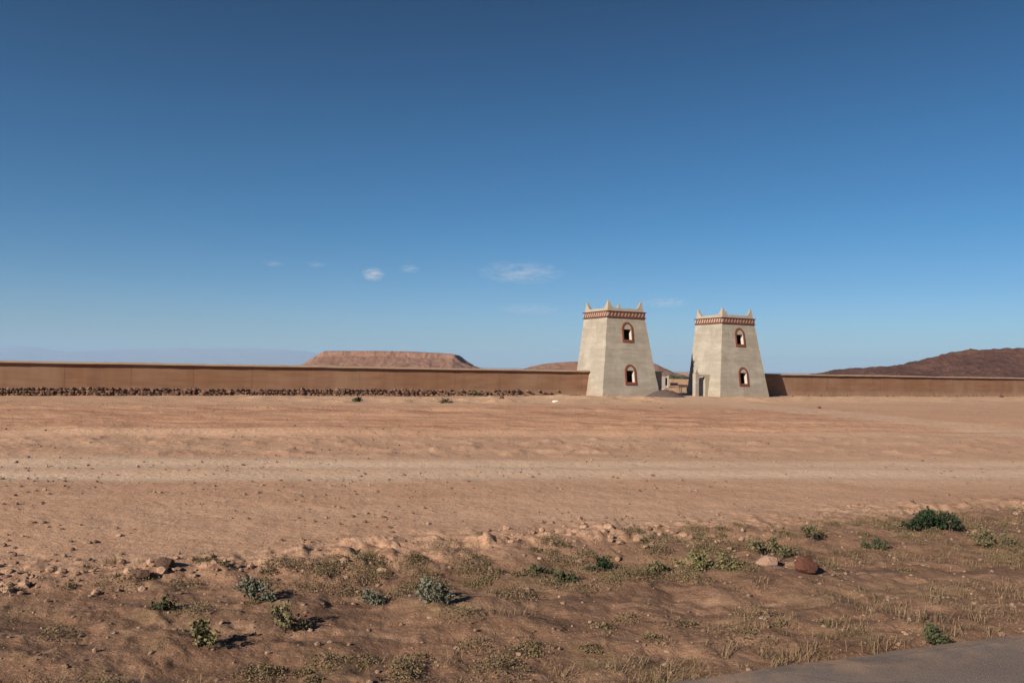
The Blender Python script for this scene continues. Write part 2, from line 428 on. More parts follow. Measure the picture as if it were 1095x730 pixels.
# ------------------------------------------------------------------ far hills and mountains
def hill_mesh(name, cx, cy, hx, hy, fn, m, nx=160, ny=90, rot=0.0):
    xs = np.linspace(-hx, hx, nx); ys = np.linspace(-hy, hy, ny)
    X, Y = np.meshgrid(xs, ys); Z = fn(X, Y)
    c, s = math.cos(rot), math.sin(rot)
    V = np.column_stack([(cx + X * c - Y * s).ravel(), (cy + X * s + Y * c).ravel(), Z.ravel()])
    F = [(r * nx + k, r * nx + k + 1, (r + 1) * nx + k + 1, (r + 1) * nx + k) for r in range(ny - 1) for k in range(nx - 1)]
    o = pyobj(name, V.tolist(), F, m, None, False); o['kind'] = 'structure'; return o

def profile(pts):
    px = np.array([p[0] for p in pts]); ph = np.array([p[1] for p in pts])
    return lambda x: np.interp(x, px, ph)

M['mesa'] = hill_material('mesa_soil', (.25, .125, .08), (.31, .17, .115), (.13, .065, .045), (.17, .08, .052), .02)
M['dark_hill'] = hill_material('dark_hill_soil', (.075, .032, .022), (.15, .07, .046), (.03, .016, .012), (.05, .024, .017), .035)
M['mount'] = hill_material('mountain_rock', (.22, .17, .14), (.26, .20, .165), (.17, .13, .11), (.18, .14, .12), .001)

def far_pts(D, lst):
    """outline points seen from the road -> local x, height at distance D"""
    out = []
    for px, py in lst:
        p = at_y(px, py, D); out.append((p.x, p.z))
    return out

# left mesa, about 1 km away
D = 1000; K = D / 1700
pp = far_pts(D, [(312, 396), (333, 391), (341, 387.5), (349, 382.5), (356, 378), (360, 376.3), (400, 376.2), (440, 376.6), (462, 377.6), (480, 378.6), (489, 379.6), (492, 382), (498, 386.5), (507, 391.5), (522, 396.5)])
pf = profile(pp); cx = (pp[0][0] + pp[-1][0]) / 2; hx = (pp[-1][0] - pp[0][0]) / 2 + 18
def fn(X, Y):
    X = X / K; Y = Y / K
    w = X * K + cx + 3.5 * fbm(X / 40, Y / 40, 3, 3)
    h = pf(w) / K
    gul = np.abs(fbm(X / 22, Y / 60, 8, 4))
    dep = np.clip((np.abs(Y + 8 * fbm(X / 50, Y / 50, 4, 3) + 5 * gul) - 105) / 95, 0, 1)
    dep = np.where(dep < .12, dep * .25, .35 * (dep - .12) / .12 * (dep < .2) + np.where(dep >= .2, .26 + (dep - .2) * .925, 0))
    base = -3
    hh = base + (h - base) * (1 - np.clip(dep, 0, 1))
    slope = (hh > 1) & (hh < 28)
    return (hh - slope * 4.0 * gul + 0.9 * fbm(X / 9, Y / 9, 6, 3) * (hh < 31)) * K
hill_mesh('hill', cx, D, hx, 205 * K, fn, M['mesa'], 220, 120)

# low mesa behind the left tower, ending right of it
D = 800; K2 = D / 1300
pp = far_pts(D, [(548, 399), (566, 392.6), (580, 389.4), (600, 387.2), (617, 386.6), (650, 386.2), (680, 387), (696, 389), (704, 392.8), (712, 396.5), (722, 400.4), (740, 403)])
pf2 = profile(pp); cx2 = (pp[0][0] + pp[-1][0]) / 2; hx2 = (pp[-1][0] - pp[0][0]) / 2 + 20
def fn(X, Y):
    X = X / K2; Y = Y / K2; h = pf2(X * K2 + cx2 + 2 * fbm(X / 25, Y / 25, 13, 3)) / K2; gul = np.abs(fbm(X / 16, Y / 40, 18, 4))
    dep = np.clip((np.abs(Y + 5 * gul) - 50) / 70, 0, 1)
    hh = -3 + (h + 3) * (1 - dep); return (hh - (hh > 1) * (dep > 0) * 2.0 * gul + .5 * fbm(X / 6, Y / 6, 16, 3)) * K2
hill_mesh('hill', cx2, D, hx2, 125 * K2, fn, M['mesa'], 150, 80)

# dark stony hill on the right
D = 520; K3 = D / 800
pp = far_pts(D, [(850, 404), (872, 399.6), (890, 396.2), (906, 393.9), (930, 393.2), (951, 391.6), (968, 389), (983, 386), (1000, 381.6), (1012, 378.6), (1022, 377), (1042, 373.9), (1070, 373), (1100, 372.4), (1160, 372), (1230, 375), (1320, 383), (1420, 400)])
pf3 = profile(pp); cx3 = (pp[0][0] + pp[-1][0]) / 2; hx3 = (pp[-1][0] - pp[0][0]) / 2 + 20
def fn(X, Y):
    X = X / K3; Y = Y / K3; h = pf3(X * K3 + cx3 + 2.6 * fbm(X / 18, Y / 18, 23, 3)) / K3; gul = np.abs(fbm(X / 14, Y / 34, 28, 4))
    dep = np.clip((np.abs(Y + 6 * gul) - 6) / 120, 0, 1)
    hh = -3 + (h + 3) * (1 - dep ** .9); return (hh - (hh > 1) * np.clip(dep * 6, 0, 1) * 4.0 * gul + 1.3 * fbm(X / 5, Y / 5, 26, 4) + 0.4 * np.round(2.2 * fbm(X / 13, Y / 13, 27, 3))) * K3
hill_mesh('hill', cx3, D, hx3, 130 * K3, fn, M['dark_hill'], 260, 120)

# low sandy rise far behind the gateway and along the horizon
D = 26000
pp = far_pts(D, [(-500, 376), (-300, 372), (-120, 375), (-40, 372.5), (0, 372.5), (14, 370.5), (26, 369.6), (40, 371), (56, 374.2), (70, 375.6), (100, 374.6), (130, 373.2), (150, 372.4), (175, 372.2), (197, 371), (215, 372), (240, 371.6), (267, 371.6), (300, 373.2), (327, 375), (345, 378.5), (372, 383), (420, 388), (470, 391), (560, 393.5), (700, 396.3), (860, 398.5), (1100, 402), (1500, 409)])
pf4 = profile(pp); cx4 = (pp[0][0] + pp[-1][0]) / 2; hx4 = (pp[-1][0] - pp[0][0]) / 2
def fn(X, Y):
    h = pf4(X + cx4) ; gul = np.abs(fbm(X / 840, Y / 840, 38, 5))
    dep = np.clip(np.abs(Y) / 1600, 0, 1)
    hh = -3 + (h + 3) * (1 - dep); return hh - (h > 20) * np.clip(dep * 4, 0, 1) * 90 * gul + (h > 20) * 14 * fbm(X / 260, Y / 260, 36, 4)
hill_mesh('mountains', cx4, D, hx4, 1600, fn, M['mount'], 420, 50)

# ------------------------------------------------------------------ towers
def inset(z): return KB * z
def tower(P, zoff, m_body, label, seed):
    c = P + U * (TW / 2) + VV * (TD / 2)
    root = empty('gate_tower', (c.x, c.y, zoff), TH)
    tag(root, label, 'tower', 'pair of gate towers')
    hw, hd = TW / 2, TD / 2
    ZT = 8.9
    def corner(sx, sy, z, o=0.0):
        x = sx * (hw - inset(z) + o)
        y = (-hd + inset(z) - o) if sy < 0 else hd + o
        return Vector((x, y, z))
    holes = [(1.53, 2.74), (5.97, 7.06)]; HW = .49
    bm = bmesh.new()
    zs = [-.35, 0.15, 0.4, .7, 1.0, holes[0][0], 2.1, holes[0][1], 3.1, 3.6, 4.0, 4.6, 5.1, 5.5, holes[1][0], 6.5, holes[1][1], 7.4, 7.8, 8.1, ZT]
    rr_ = random.Random(seed)
    rows = []
    for z in zs:
        a, b = corner(-1, -1, z), corner(1, -1, z)
        if z < 8.2:
            for q_ in (a, b): q_.x += rr_.uniform(-.03, .03); q_.y += rr_.uniform(0, .03)
        dx = [-HW - 1.0, -HW, HW, HW + 1.0]
        rows.append([a] + [Vector((d * 1.0, a.y, z)) for d in dx] + [b])
    g = [[bm.verts.new(p) for p in row] for row in rows]
    for r in range(len(zs) - 1):
        for k in range(5):
            if k == 2 and any(h0 - 1e-6 <= zs[r] < h1 - 1e-6 for h0, h1 in holes): continue
            bm.faces.new((g[r][k], g[r][k+1], g[r+1][k+1], g[r+1][k]))
    back = []
    for i, z in enumerate(zs):
        back.append((bm.verts.new(corner(1, 1, z)), bm.verts.new(corner(-1, 1, z))))
    for r in range(len(zs) - 1):
        bm.faces.new((g[r][5], back[r][0], back[r+1][0], g[r+1][5]))
        bm.faces.new((back[r][0], back[r][1], back[r+1][1], back[r+1][0]))
        bm.faces.new((back[r][1], g[r][0], g[r+1][0], back[r+1][1]))
    obj('wall', bm, m_body, root)
    bm = bmesh.new()
    vs = [bm.verts.new(corner(sx, sy, ZT - .05, -.01)) for sx, sy in ((-1,-1),(1,-1),(1,1),(-1,1))]; bm.faces.new(vs)
    obj('roof', bm, M['rooffelt'], root)
    # windows
    yb = lambda z: -hd + inset(z)
    for (z0, z1) in holes:
        fz0 = z0 - .26; spring = z0 + 1.10; ro, ri = .68, .50
        def fp(s, z, proud): return Vector((s, yb(z) - proud, z))
        outer = [(-ro, fz0), (ro, fz0)]; inner = [(-ri, z0), (ri, z0)]
        NA = 14
        oa = [(ro * math.cos(t), spring + ro * 1.12 * math.sin(t)) for t in np.linspace(0, math.pi, NA + 1)]
        ia = [(ri * math.cos(t), spring + ri * 1.15 * math.sin(t)) for t in np.linspace(0, math.pi, NA + 1)]
        O = [outer[0], outer[1]] + oa; I = [inner[0], inner[1]] + ia
        bm = bmesh.new(); n = len(O)
        of = [bm.verts.new(fp(s, z, .07)) for s, z in O]; ob = [bm.verts.new(fp(s, z, -.01)) for s, z in O]
        if_ = [bm.verts.new(fp(s, z, .07)) for s, z in I]; ib = [bm.verts.new(fp(s, z, -.01)) for s, z in I]
        for i in range(n):
            j = (i + 1) % n
            bm.faces.new((of[i], of[j], if_[j], if_[i])); bm.faces.new((ob[j], ob[i], of[i], of[j])[::-1]); bm.faces.new((if_[i], if_[j], ib[j], ib[i]))
        bmesh.ops.recalc_face_normals(bm, faces=bm.faces)
        fr = obj('window_frame', bm, M['red'], root)
        bm = bmesh.new(); pts = [(-ri, z1), (ri, z1)] + [p for p in ia if p[1] >= z1 - .001]
        loop_solid(bm, [fp(s * .995, z, .012) for s, z in pts], [fp(s * .995, z, -.004) for s, z in pts])
        bmesh.ops.recalc_face_normals(bm, faces=bm.faces)
        obj('tympanum', bm, M['parapet'], fr)
        bm = bmesh.new(); dpt = .42
        p = [fp(-HW, z0, 0), fp(HW, z0, 0), fp(HW, z1, 0), fp(-HW, z1, 0)]; qd = [v + Vector((0, dpt, 0)) for v in p]
        a = [bm.verts.new(v) for v in p]; b = [bm.verts.new(v) for v in qd]
        for i in range(4): bm.faces.new((a[i], a[(i+1) % 4], b[(i+1) % 4], b[i]))
        obj('reveal', bm, M['plaster'], fr)
    # frieze: two tile ledges with a course of slanting bricks between
    def ring(bm, z0, z1, o):
        a = [corner(sx, sy, z0, o) for sx, sy in ((-1,-1),(1,-1),(1,1),(-1,1))]
        b = [Vector((v.x, v.y, z1)) for v in a]; loop_solid(bm, a, b)
    for z0, z1, o in ((8.87, 8.95, .20), (8.26, 8.33, .11)):
        bm = bmesh.new(); ring(bm, z0, z1, o); obj('ledge', bm, M['tile'], root)
    bm = bmesh.new(); ring(bm, 8.334, 8.866, .03); obj('frieze_band', bm, M['frieze'], root)
    bm = bmesh.new(); ring(bm, 8.338, 8.42, .055); obj('brick_strip', bm, M['brick'], root)
    bm = bmesh.new()
    sides = [((-1,-1),(1,-1)), ((1,-1),(1,1)), ((1,1),(-1,1)), ((-1,1),(-1,-1))]
    for (s0, s1) in sides:
        A = corner(*s0, 8.6, .03); B = corner(*s1, 8.6, .03); L = (B - A).length; t = (B - A) / L; nrm = Vector((t.y, -t.x, 0))
        nT = int(L / .40); st = L / nT
        for i in range(nT):
            b0 = A + t * (st * (i + .16)); sl = .20
            w = st * .46
            pr = [b0, b0 + t * w, b0 + t * (w + sl), b0 + t * sl]
            zz = [8.44, 8.44, 8.85, 8.85]
            f = [Vector((v.x, v.y, z)) + nrm * .075 for v, z in zip(pr, zz)]; k = [Vector((v.x, v.y, z)) - nrm * .01 for v, z in zip(pr, zz)]
            loop_solid(bm, f, k)
    bmesh.ops.recalc_face_normals(bm, faces=bm.faces)
    obj('slanting_brick_course', bm, M['brick'], root)
    # parapet and pinnacles
    Z0, Z1, TP = 8.954, 9.27, .24
    def pc(sx, sy, z, o): return corner(sx, sy, z, o)
    bm = bmesh.new(); NS = 10
    for (s0, s1) in sides:
        A, B = corner(*s0, Z0), corner(*s1, Z0); A1, B1 = corner(*s0, Z1), corner(*s1, Z1)
        Ai, Bi = corner(*s0, Z0, -TP), corner(*s1, Z0, -TP); Ai1, Bi1 = corner(*s0, Z1, -TP), corner(*s1, Z1, -TP)
        prev = None
        for i in range(NS + 1):
            t = i / NS; dz = Vector((0, 0, rr_.uniform(-.035, .03) if 0 < i < NS else 0))
            cur = [bm.verts.new(A.lerp(B, t)), bm.verts.new(Ai.lerp(Bi, t)), bm.verts.new(Ai1.lerp(Bi1, t) + dz), bm.verts.new(A1.lerp(B1, t) + dz)]
            if prev:
                bm.faces.new((prev[0], cur[0], cur[3], prev[3])); bm.faces.new((prev[1], prev[2], cur[2], cur[1])); bm.faces.new((prev[3], cur[3], cur[2], prev[2]))
            prev = cur
    bmesh.ops.recalc_face_normals(bm, faces=bm.faces)
    obj('parapet', bm, M['parapet'], root)
    prof = [(0, 0), (.86, 0), (.80, .06), (.68, .08), (.64, .17), (.54, .19), (.50, .30), (.42, .33), (.38, .45), (.31, .47), (.27, .59), (.22, .61), (.20, .73), (0, .75)]
    for (sx, sy) in ((-1,-1),(1,-1),(1,1),(-1,1)):
        bm = bmesh.new(); C0 = corner(sx, sy, Z1 - .004)
        lean = Vector((-sx * KB, (KB if sy < 0 else 0), 1))
        dx = Vector((-sx, 0, 0)); dy = Vector((0, -sy, 0))
        for d, e, off in ((dx, dy, 0.0), (dy, dx, TP)):
            pr = [(s, h) for s, h in prof if s >= off]
            if off: pr = [(off, 0)] + [q for q in prof if q[0] > off] + [(off, .59)]
            a = [C0 + d * s + lean * h + e * .004 for s, h in pr]; b = [p + e * (TP - .008) for p in a]
            loop_solid(bm, a, b)
        bmesh.ops.recalc_face_normals(bm, faces=bm.faces)
        obj('pinnacle', bm, M['parapet'], root)
    return root

tower(PL, 0.0, M['tower_a'], 'larger looking beige tapered gate tower where the long stone footed wall ends', 1)
tower(PR, -.04, M['tower_b'], 'beige tapered gate tower with red stain under its lower window and doorway beside it', 2)

# local wall frame: x along the wall, y into the compound, origin at the left tower's front left base corner
def wframe(name, along, back=0.0, z=0.0):
    p = PL + U * along + VV * back
    return empty(name, (p.x, p.y, z), TH)
GAP = (PR - PL).length
WY = 3.2; WT = .38; WH = 2.52

def perim_wall(along0, along1, label, seed, slant=0):
    L = along1 - along0; r = random.Random(seed)
    root = wframe('perimeter_wall', along0, WY); tag(root, label, 'wall', 'earth walls of the compound')
    bm = bmesh.new(); n = int(L / 1.0); prev = None
    for i in range(n + 1):
        x = L * i / n; w = r.uniform(-.012, .012)
        cur = [bm.verts.new(p) for p in ((x, w, -.4), (x, w + r.uniform(-.01, .01), 1.2), (x, w, WH), (x, WT + w, WH), (x, WT, -.4))]
        if prev:
            for k in range(4): bm.faces.new((prev[k], cur[k], cur[k+1], prev[k+1]))
        else: bm.faces.new(cur)
        prev = cur
    bm.faces.new(prev[::-1]); bmesh.ops.recalc_face_normals(bm, faces=bm.faces)
    obj('wall', bm, M['wall'], root)
    bm = bmesh.new(); prev = None; n = int(L / .8)
    for i in range(n + 1):
        x = L * i / n; dz = .05 * float(fbm(np.array([x / 5]), np.array([seed * 3.0]), 66, 3)[0]) + r.uniform(-.02, .012); o = .24 + r.uniform(-.02, .02)
        cur = [bm.verts.new(p) for p in ((x, -o, WH + .004 + dz * .5), (x, -o, WH + .05 + dz), (x, WT * .5, WH + .17 + dz), (x, WT + o, WH + .05 + dz), (x, WT + o, WH + .004))]
        if prev:
            for k in range(5): bm.faces.new((prev[k], cur[k], cur[(k+1) % 5], prev[(k+1) % 5]))
        else: bm.faces.new(cur)
        prev = cur
    bm.faces.new(prev[::-1]); bmesh.ops.recalc_face_normals(bm, faces=bm.faces)
    obj('coping', bm, M['coping'], root)
    return root

ico = bmesh.new(); bmesh.ops.create_icosphere(ico, subdivisions=1, radius=1.0)
ICO_V = [v.co.copy() for v in ico.verts]; ICO_F = [[v.index for v in f.verts] for f in ico.faces]; ico.free()
ico = bmesh.new(); bmesh.ops.create_icosphere(ico, subdivisions=3, radius=1.0)
ICO3_V = [v.co.copy() for v in ico.verts]; ICO3_F = [[v.index for v in f.verts] for f in ico.faces]; ico.free()
class Lumps:
    def __init__(s): s.V = []; s.F = []
    def add(s, p, sx, sy, sz, r, rot=None):
        b = len(s.V); a = rot if rot is not None else r.uniform(0, 6.28); c, sn = math.cos(a), math.sin(a)
        for v in ICO_V:
            k = r.uniform(.72, 1.2); x, y, z = v.x * sx * k, v.y * sy * k, v.z * sz * k
            s.V.append((p[0] + x * c - y * sn, p[1] + x * sn + y * c, p[2] + z))
        s.F += [[i + b for i in f] for f in ICO_F]
    def build(s, name, m, parent=None): return pyobj(name, s.V, s.F, m, parent)

lw = perim_wall(-110, 1.6, 'long red earth wall on a dark rubble stone footing', 3)
# rubble footing in three rough courses, petering out towards the tower
r = random.Random(5); lp = Lumps(); L = 111.6
x = 20.0
while x < L - 1.0:
    dens = 1 - max(0, (x - (L - 28)) / 26); vv_ = float(vnoise(np.array([x / 2.3]), np.array([.7]), 81)[0]); dens *= .55 + .6 * min(1, 1.5 * vv_); sk_ = .75 + .6 * float(vnoise(np.array([x / 1.4]), np.array([5.7]), 82)[0])
    for row in range(3):
        if r.random() < dens * (1.0 if row < 2 else .8):
            s = r.uniform(.09, .22) * sk_
            lp.add((x + r.uniform(-.06, .06), -.05 - .10 * (2 - row) + r.uniform(-.05, .05), .08 + row * .22 + r.uniform(-.04, .04)), s * 1.25, s, s * r.uniform(.65, .95), r)
    x += .20
lp.build('stone_footing', M['stone'], lw)
perim_wall(GAP + TW - 1.6, GAP + 150, 'plain red earth wall running under the dark stony hill', 4)
# stub walls flanking the gateway
root = wframe('gate_stub', TW - .45, 2.2); tag(root, 'short wall stub shading the gateway beside the larger looking tower', 'wall stub')
bm = bmesh.new(); box(bm, 0, 2.3, 0, .4, -.3, 2.62); obj('wall', bm, M['tower_a'], root)
bm = bmesh.new(); box(bm, -.02, 2.35, -.05, .45, 2.623, 2.72); obj('cap', bm, M['coping'], root)
# pedestrian doorway at the right tower
ox = GAP - 1.75
root = wframe('doorway', ox, 2.1, -.04); tag(root, 'narrow pedestrian doorway with concrete pier against the stained tower', 'doorway')
bm = bmesh.new(); box(bm, 0, .52, 0, .5, -.3, 2.62); box(bm, .06, .46, .06, .44, 2.62, 2.76); bmesh.ops.bevel(bm, geom=bm.edges[:], offset=.02, affect='EDGES'); obj('pier', bm, M['tower_a'], root)
bm = bmesh.new(); box(bm, .523, 2.4, .03, .47, 2.22, 2.48); obj('lintel', bm, M['parapet'], root)
bm = bmesh.new(); loop_solid(bm, [(1.42, .03, -.3), (1.98, .03, -.3), (2.3, .03, 2.217), (1.42, .03, 2.217)], [(1.42, .47, -.3), (1.98, .47, -.3), (2.3, .47, 2.217), (1.42, .47, 2.217)])
bmesh.ops.recalc_face_normals(bm, faces=bm.faces); obj('jamb', bm, M['parapet'], root)
bm = bmesh.new(); Md = Matrix.Translation((1.40, .44, 0)) @ Matrix.Rotation(R(97), 4, 'Z'); box(bm, 0, .84, -.02, .02, .03, 2.15, Md)
for z in (.35, 1.1, 1.85): box(bm, .03, .81, -.035, -.021, z, z + .06, Md)
dr = obj('door', bm, M['metal'], root)
bm = bmesh.new(); box(bm, .74, .77, -.08, -.036, 1.0, 1.12, Md); obj('handle', bm, M['tile'], dr)
# little iron hook bars left standing on the pier
bm = bmesh.new(); 
for k, (x, h) in enumerate(((.40, .32), (.30, .18))): box(bm, x, x + .035, .2, .235, 2.76, 2.76 + h)
obj('rebar', bm, M['tile'], root)

# ------------------------------------------------------------------ things around the gateway
def heap(px0, px1, py, top, m, label):
    a, b = at(px0, py), at(px1, py); c = (a + b) / 2; w = (b - a).length / 2
    V = []; F = []; n = 26
    for i in range(n):
        for j in range(n):
            u, v = i / (n - 1) * 2 - 1, j / (n - 1) * 2 - 1
            q = max(0, 1 - math.hypot(u * (1.15 if u > 0 else .95), v)); 
            V.append((c.x + u * w, c.y + v * w * .8, -.05 + top * (1 - (1 - q) ** 1.6) + r.uniform(-.03, .03) * (q > 0)))
    F = [(i * n + j, (i + 1) * n + j, (i + 1) * n + j + 1, i * n + j + 1) for i in range(n - 1) for j in range(n - 1)]
    V = [(x, y, z + gh(x, y) - .02) for x, y, z in V]
    root = empty('gravel_heap', (c.x, c.y, 0)); tag(root, label, 'gravel heap')
    o = pyobj('mound', [(x - c.x, y - c.y, z) for x, y, z in V], F, m, root, True)
    lp = Lumps()
    for _ in range(320):
        t = r.uniform(0, 6.28); q = r.random() ** .7
        uu, v2 = q * math.cos(t), q * math.sin(t)
        x, y = uu * w * .92, v2 * w * .75; hgt = top * (1 - (q) ** 1.6)
        s = r.uniform(.03, .07); lp.add((x, y, gh(c.x + x, c.y + y) - .05 + hgt), s, s, s * .8, r)
    lp.build('gravel', m, root)['kind'] = 'stuff'
heap(690, 731, 424.5, .78, M['gravel_heap'], 'low dark grey gravel heap in the gateway')

# whitewashed hut
p = at(702.5, 414)
root = empty('hut', (p.x, p.y, 0), TH); tag(root, 'small whitewashed flat roofed hut seen through the gateway', 'hut')
bm = bmesh.new(); box(bm, -3.2, 2.55, 0, 4, -.2, 2.05); obj('wall', bm, M['hut'], root)
bm = bmesh.new(); box(bm, -3.3, 2.62, -.1, 4.1, 2.053, 2.22); obj('roof', bm, M['mud'], root)
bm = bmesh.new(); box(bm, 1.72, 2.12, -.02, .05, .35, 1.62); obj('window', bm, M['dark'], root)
bm = bmesh.new(); box(bm, 2.2, 2.5, -.06, -.003, -.2, 2.04); obj('pilaster', bm, M['plaster'], root)

def low_wall(name, px0, px1, py, top_py, depth, label, m, cat):
    a = at(px0, py); b = at(px1, py); s = (a - CAM).length / F0
    h = (py - top_py) * s
    root = empty(name, (a.x, a.y, 0), 0.0); tag(root, label, cat)
    w = b.x - a.x; bm = bmesh.new(); n = 12; prev = None
    for i in range(n + 1):
        x = w * i / n; q = h + r.uniform(-.06, .06)
        cur = [bm.verts.new(v) for v in ((x, r.uniform(-.06, .06), -.2), (x, r.uniform(-.05, .05), q), (x, depth, q), (x, depth, -.2))]
        if prev:
            for k in range(3): bm.faces.new((prev[k], cur[k], cur[k+1], prev[k+1]))
        else: bm.faces.new(cur)
        prev = cur
    bm.faces.new(prev[::-1]); bmesh.ops.recalc_face_normals(bm, faces=bm.faces)
    obj('wall', bm, m, root); return root, h
rt_, h_ = low_wall('mud_bank', 716, 744, 412.5, 405.3, 6.0, 'broad tan mud bank far inside the gateway', M['mud'], 'mud bank')
# near-black blocks painted in for the shade at its left end
bm = bmesh.new(); box(bm, .1, 1.5, -.10, .02, .12, .62); box(bm, 1.5, 3.4, -.09, .02, .08, .26); obj('shade_block', bm, M['dark'], rt_)
low_wall('mud_wall', 704, 730.5, 418.6, 414.4, .5, 'low orange mud wall behind white rubble in the gateway', M['mud'], 'low wall')
# table
a = at(728.5, 419.5); s = (a - CAM).length / F0
root = empty('work_table', (a.x, a.y, 0), .15); tag(root, 'dark plank table against the shaded side of the stained tower', 'table')
w = 9 * s; bm = bmesh.new(); box(bm, -.06, w, 0, .8, .68, .84); obj('table_top', bm, M['wood'], root)
for lx in (.02, w - .1):
    for ly in (.05, .68):
        bm = bmesh.new(); box(bm, lx, lx + .09, ly, ly + .09, -.1, .677); obj('leg', bm, M['wood'], root)
# white rubble
def rock(name, px, py, w, h, m, label, cat, seed, dep=None, group=None):
    p = on_ground(px, py); s = (p - CAM).length / F0; rw = w * s / 2; rh = h * s
    rr2 = random.Random(seed); V = []
    pl_ = []
    for _ in range(15):
        n_ = Vector((rr2.gauss(0, 1), rr2.gauss(0, 1), rr2.gauss(0, 1))).normalized(); pl_.append((n_, rr2.uniform(.66, .98)))
    for v in ICO3_V:
        k = min([1.12] + [d_ / v.dot(n_) for n_, d_ in pl_ if v.dot(n_) > .05]) * (1 + rr2.uniform(-.025, .025))
        V.append((v.x * rw * k, v.y * (dep or rw * .8) * k, max(v.z * rh * .66 * k, -.35 * rh) + rh * .33))
    o = pyobj(name, V, ICO3_F, m); o.location = (p.x, p.y, gh(p.x, p.y)); o.rotation_euler = (0, 0, 0)
    return tag(o, label, cat, group)
rock('stone_block', 709.5, 419.0, 4.6, 3.2, M['white'], 'whitish block of rubble nearest the larger looking tower', 'rubble block', 1, None, 'white rubble in the gateway')
rock('stone_block', 714.5, 419.6, 4.0, 2.6, M['white'], 'middle whitish rubble block behind the gravel heap', 'rubble block', 2, None, 'white rubble in the gateway')
rock('stone_block', 718.6, 420.6, 5.0, 3.0, M['white'], 'whitish rubble block nearest the dark plank table', 'rubble block', 3, None, 'white rubble in the gateway')
# far green scrub belt beyond the compound
lp = None
def leaf_cloud(n, fn, size, rr2):
    V = []; F = []
    for _ in range(n):
        c, up = fn(); a = rr2.uniform(0, 6.28); t = rr2.uniform(-.5, 1.2); s = size * rr2.uniform(.6, 1.4)
        d = Vector((math.cos(a) * math.cos(t), math.sin(a) * math.cos(t), math.sin(t)))
        q = d.cross(Vector((rr2.uniform(-1, 1), rr2.uniform(-1, 1), rr2.uniform(-.3, 1)))).normalized() * s * .36
        b = len(V); e = c + d * s
        V += [tuple(c), tuple(c + d * s * .5 + q), tuple(e), tuple(c + d * s * .5 - q)]; F.append((b, b + 1, b + 2, b + 3))
    return V, F
A = at_y(690, 403.5, 300); B = at_y(790, 404.5, 330); rr2 = random.Random(9)
def fn():
    t = rr2.random(); p = A.lerp(B, t); hgt = 1.35 + .6 * math.sin(t * 40) * math.sin(t * 17)
    return Vector((p.x + rr2.gauss(0, .3), p.y + rr2.uniform(0, 5), rr2.random() ** 1.2 * hgt)), 0
V, F = leaf_cloud(9000, fn, .4, rr2); o = pyobj('shrubbery', V, F, M['greygreen'])
tag(o, 'grey green belt of scrub beyond the gateway', 'scrub', None, 'stuff')

# ------------------------------------------------------------------ plants
def shrub(px, py, w, h, m, label, seed, group='shrubs on the roadside verge', leaf=.07, dens=1.0, flat=1.0, name='shrub', cat='shrub'):
    p = on_ground(px, py); s = (p - CAM).length / F0; rw = w * s / 2; hh = h * s * 1.0
    if leaf < .1: leaf *= .62; dens *= 2.4
    rr2 = random.Random(seed); z0 = gh(p.x, p.y)
    root = empty(name, (p.x, p.y, z0), 0); tag(root, label, cat, group)
    stems = []; n = max(7, int(rw * 28))
    for i in range(n):
        a = rr2.uniform(0, 6.28); q = rr2.random() ** .6
        b = Vector((math.cos(a) * q * rw * .35, math.sin(a) * q * rw * .3, -.03))
        e = Vector((math.cos(a) * q * rw * rr2.uniform(.8, 1.15), math.sin(a) * q * rw * .8, hh * (1.05 - .7 * q * q) * rr2.uniform(.35, 1.1)))
        stems.append((b, e))
    V = []; F = []
    for b, e in stems:
        t = (e - b).normalized(); sd = t.cross(Vector((.3, .8, .2))).normalized(); s2 = t.cross(sd); k = len(V); rad = .010
        for f, rd in ((0, rad), (.5, rad * .7), (1, rad * .3)):
            c = b.lerp(e, f) + Vector((0, 0, .12 * hh * math.sin(f * 3.1)))
            for q in range(3):
                an = q * 2.094; V.append(tuple(c + sd * math.cos(an) * rd + s2 * math.sin(an) * rd))
        for lv in (0, 3):
            for q in range(3): F.append((k + lv + q, k + lv + (q + 1) % 3, k + lv + 3 + (q + 1) % 3, k + lv + 3 + q))
    pyobj('stems', V, F, M['twig'], root)
    def fn():
        b, e = rr2.choice(stems); f = rr2.uniform(.25, 1.0)
        c = b.lerp(e, f) + Vector((0, 0, .12 * hh * math.sin(f * 3.1)))
        g = leaf * .9; return c + Vector((rr2.gauss(0, g), rr2.gauss(0, g), rr2.gauss(0, g * .7) * flat)), 0
    V, F = leaf_cloud(int(dens * n * 34), fn, leaf, rr2)
    V = [(x, y, max(z, -.02)) for x, y, z in V]
    pyobj('foliage', V, F, m, root)
    return root
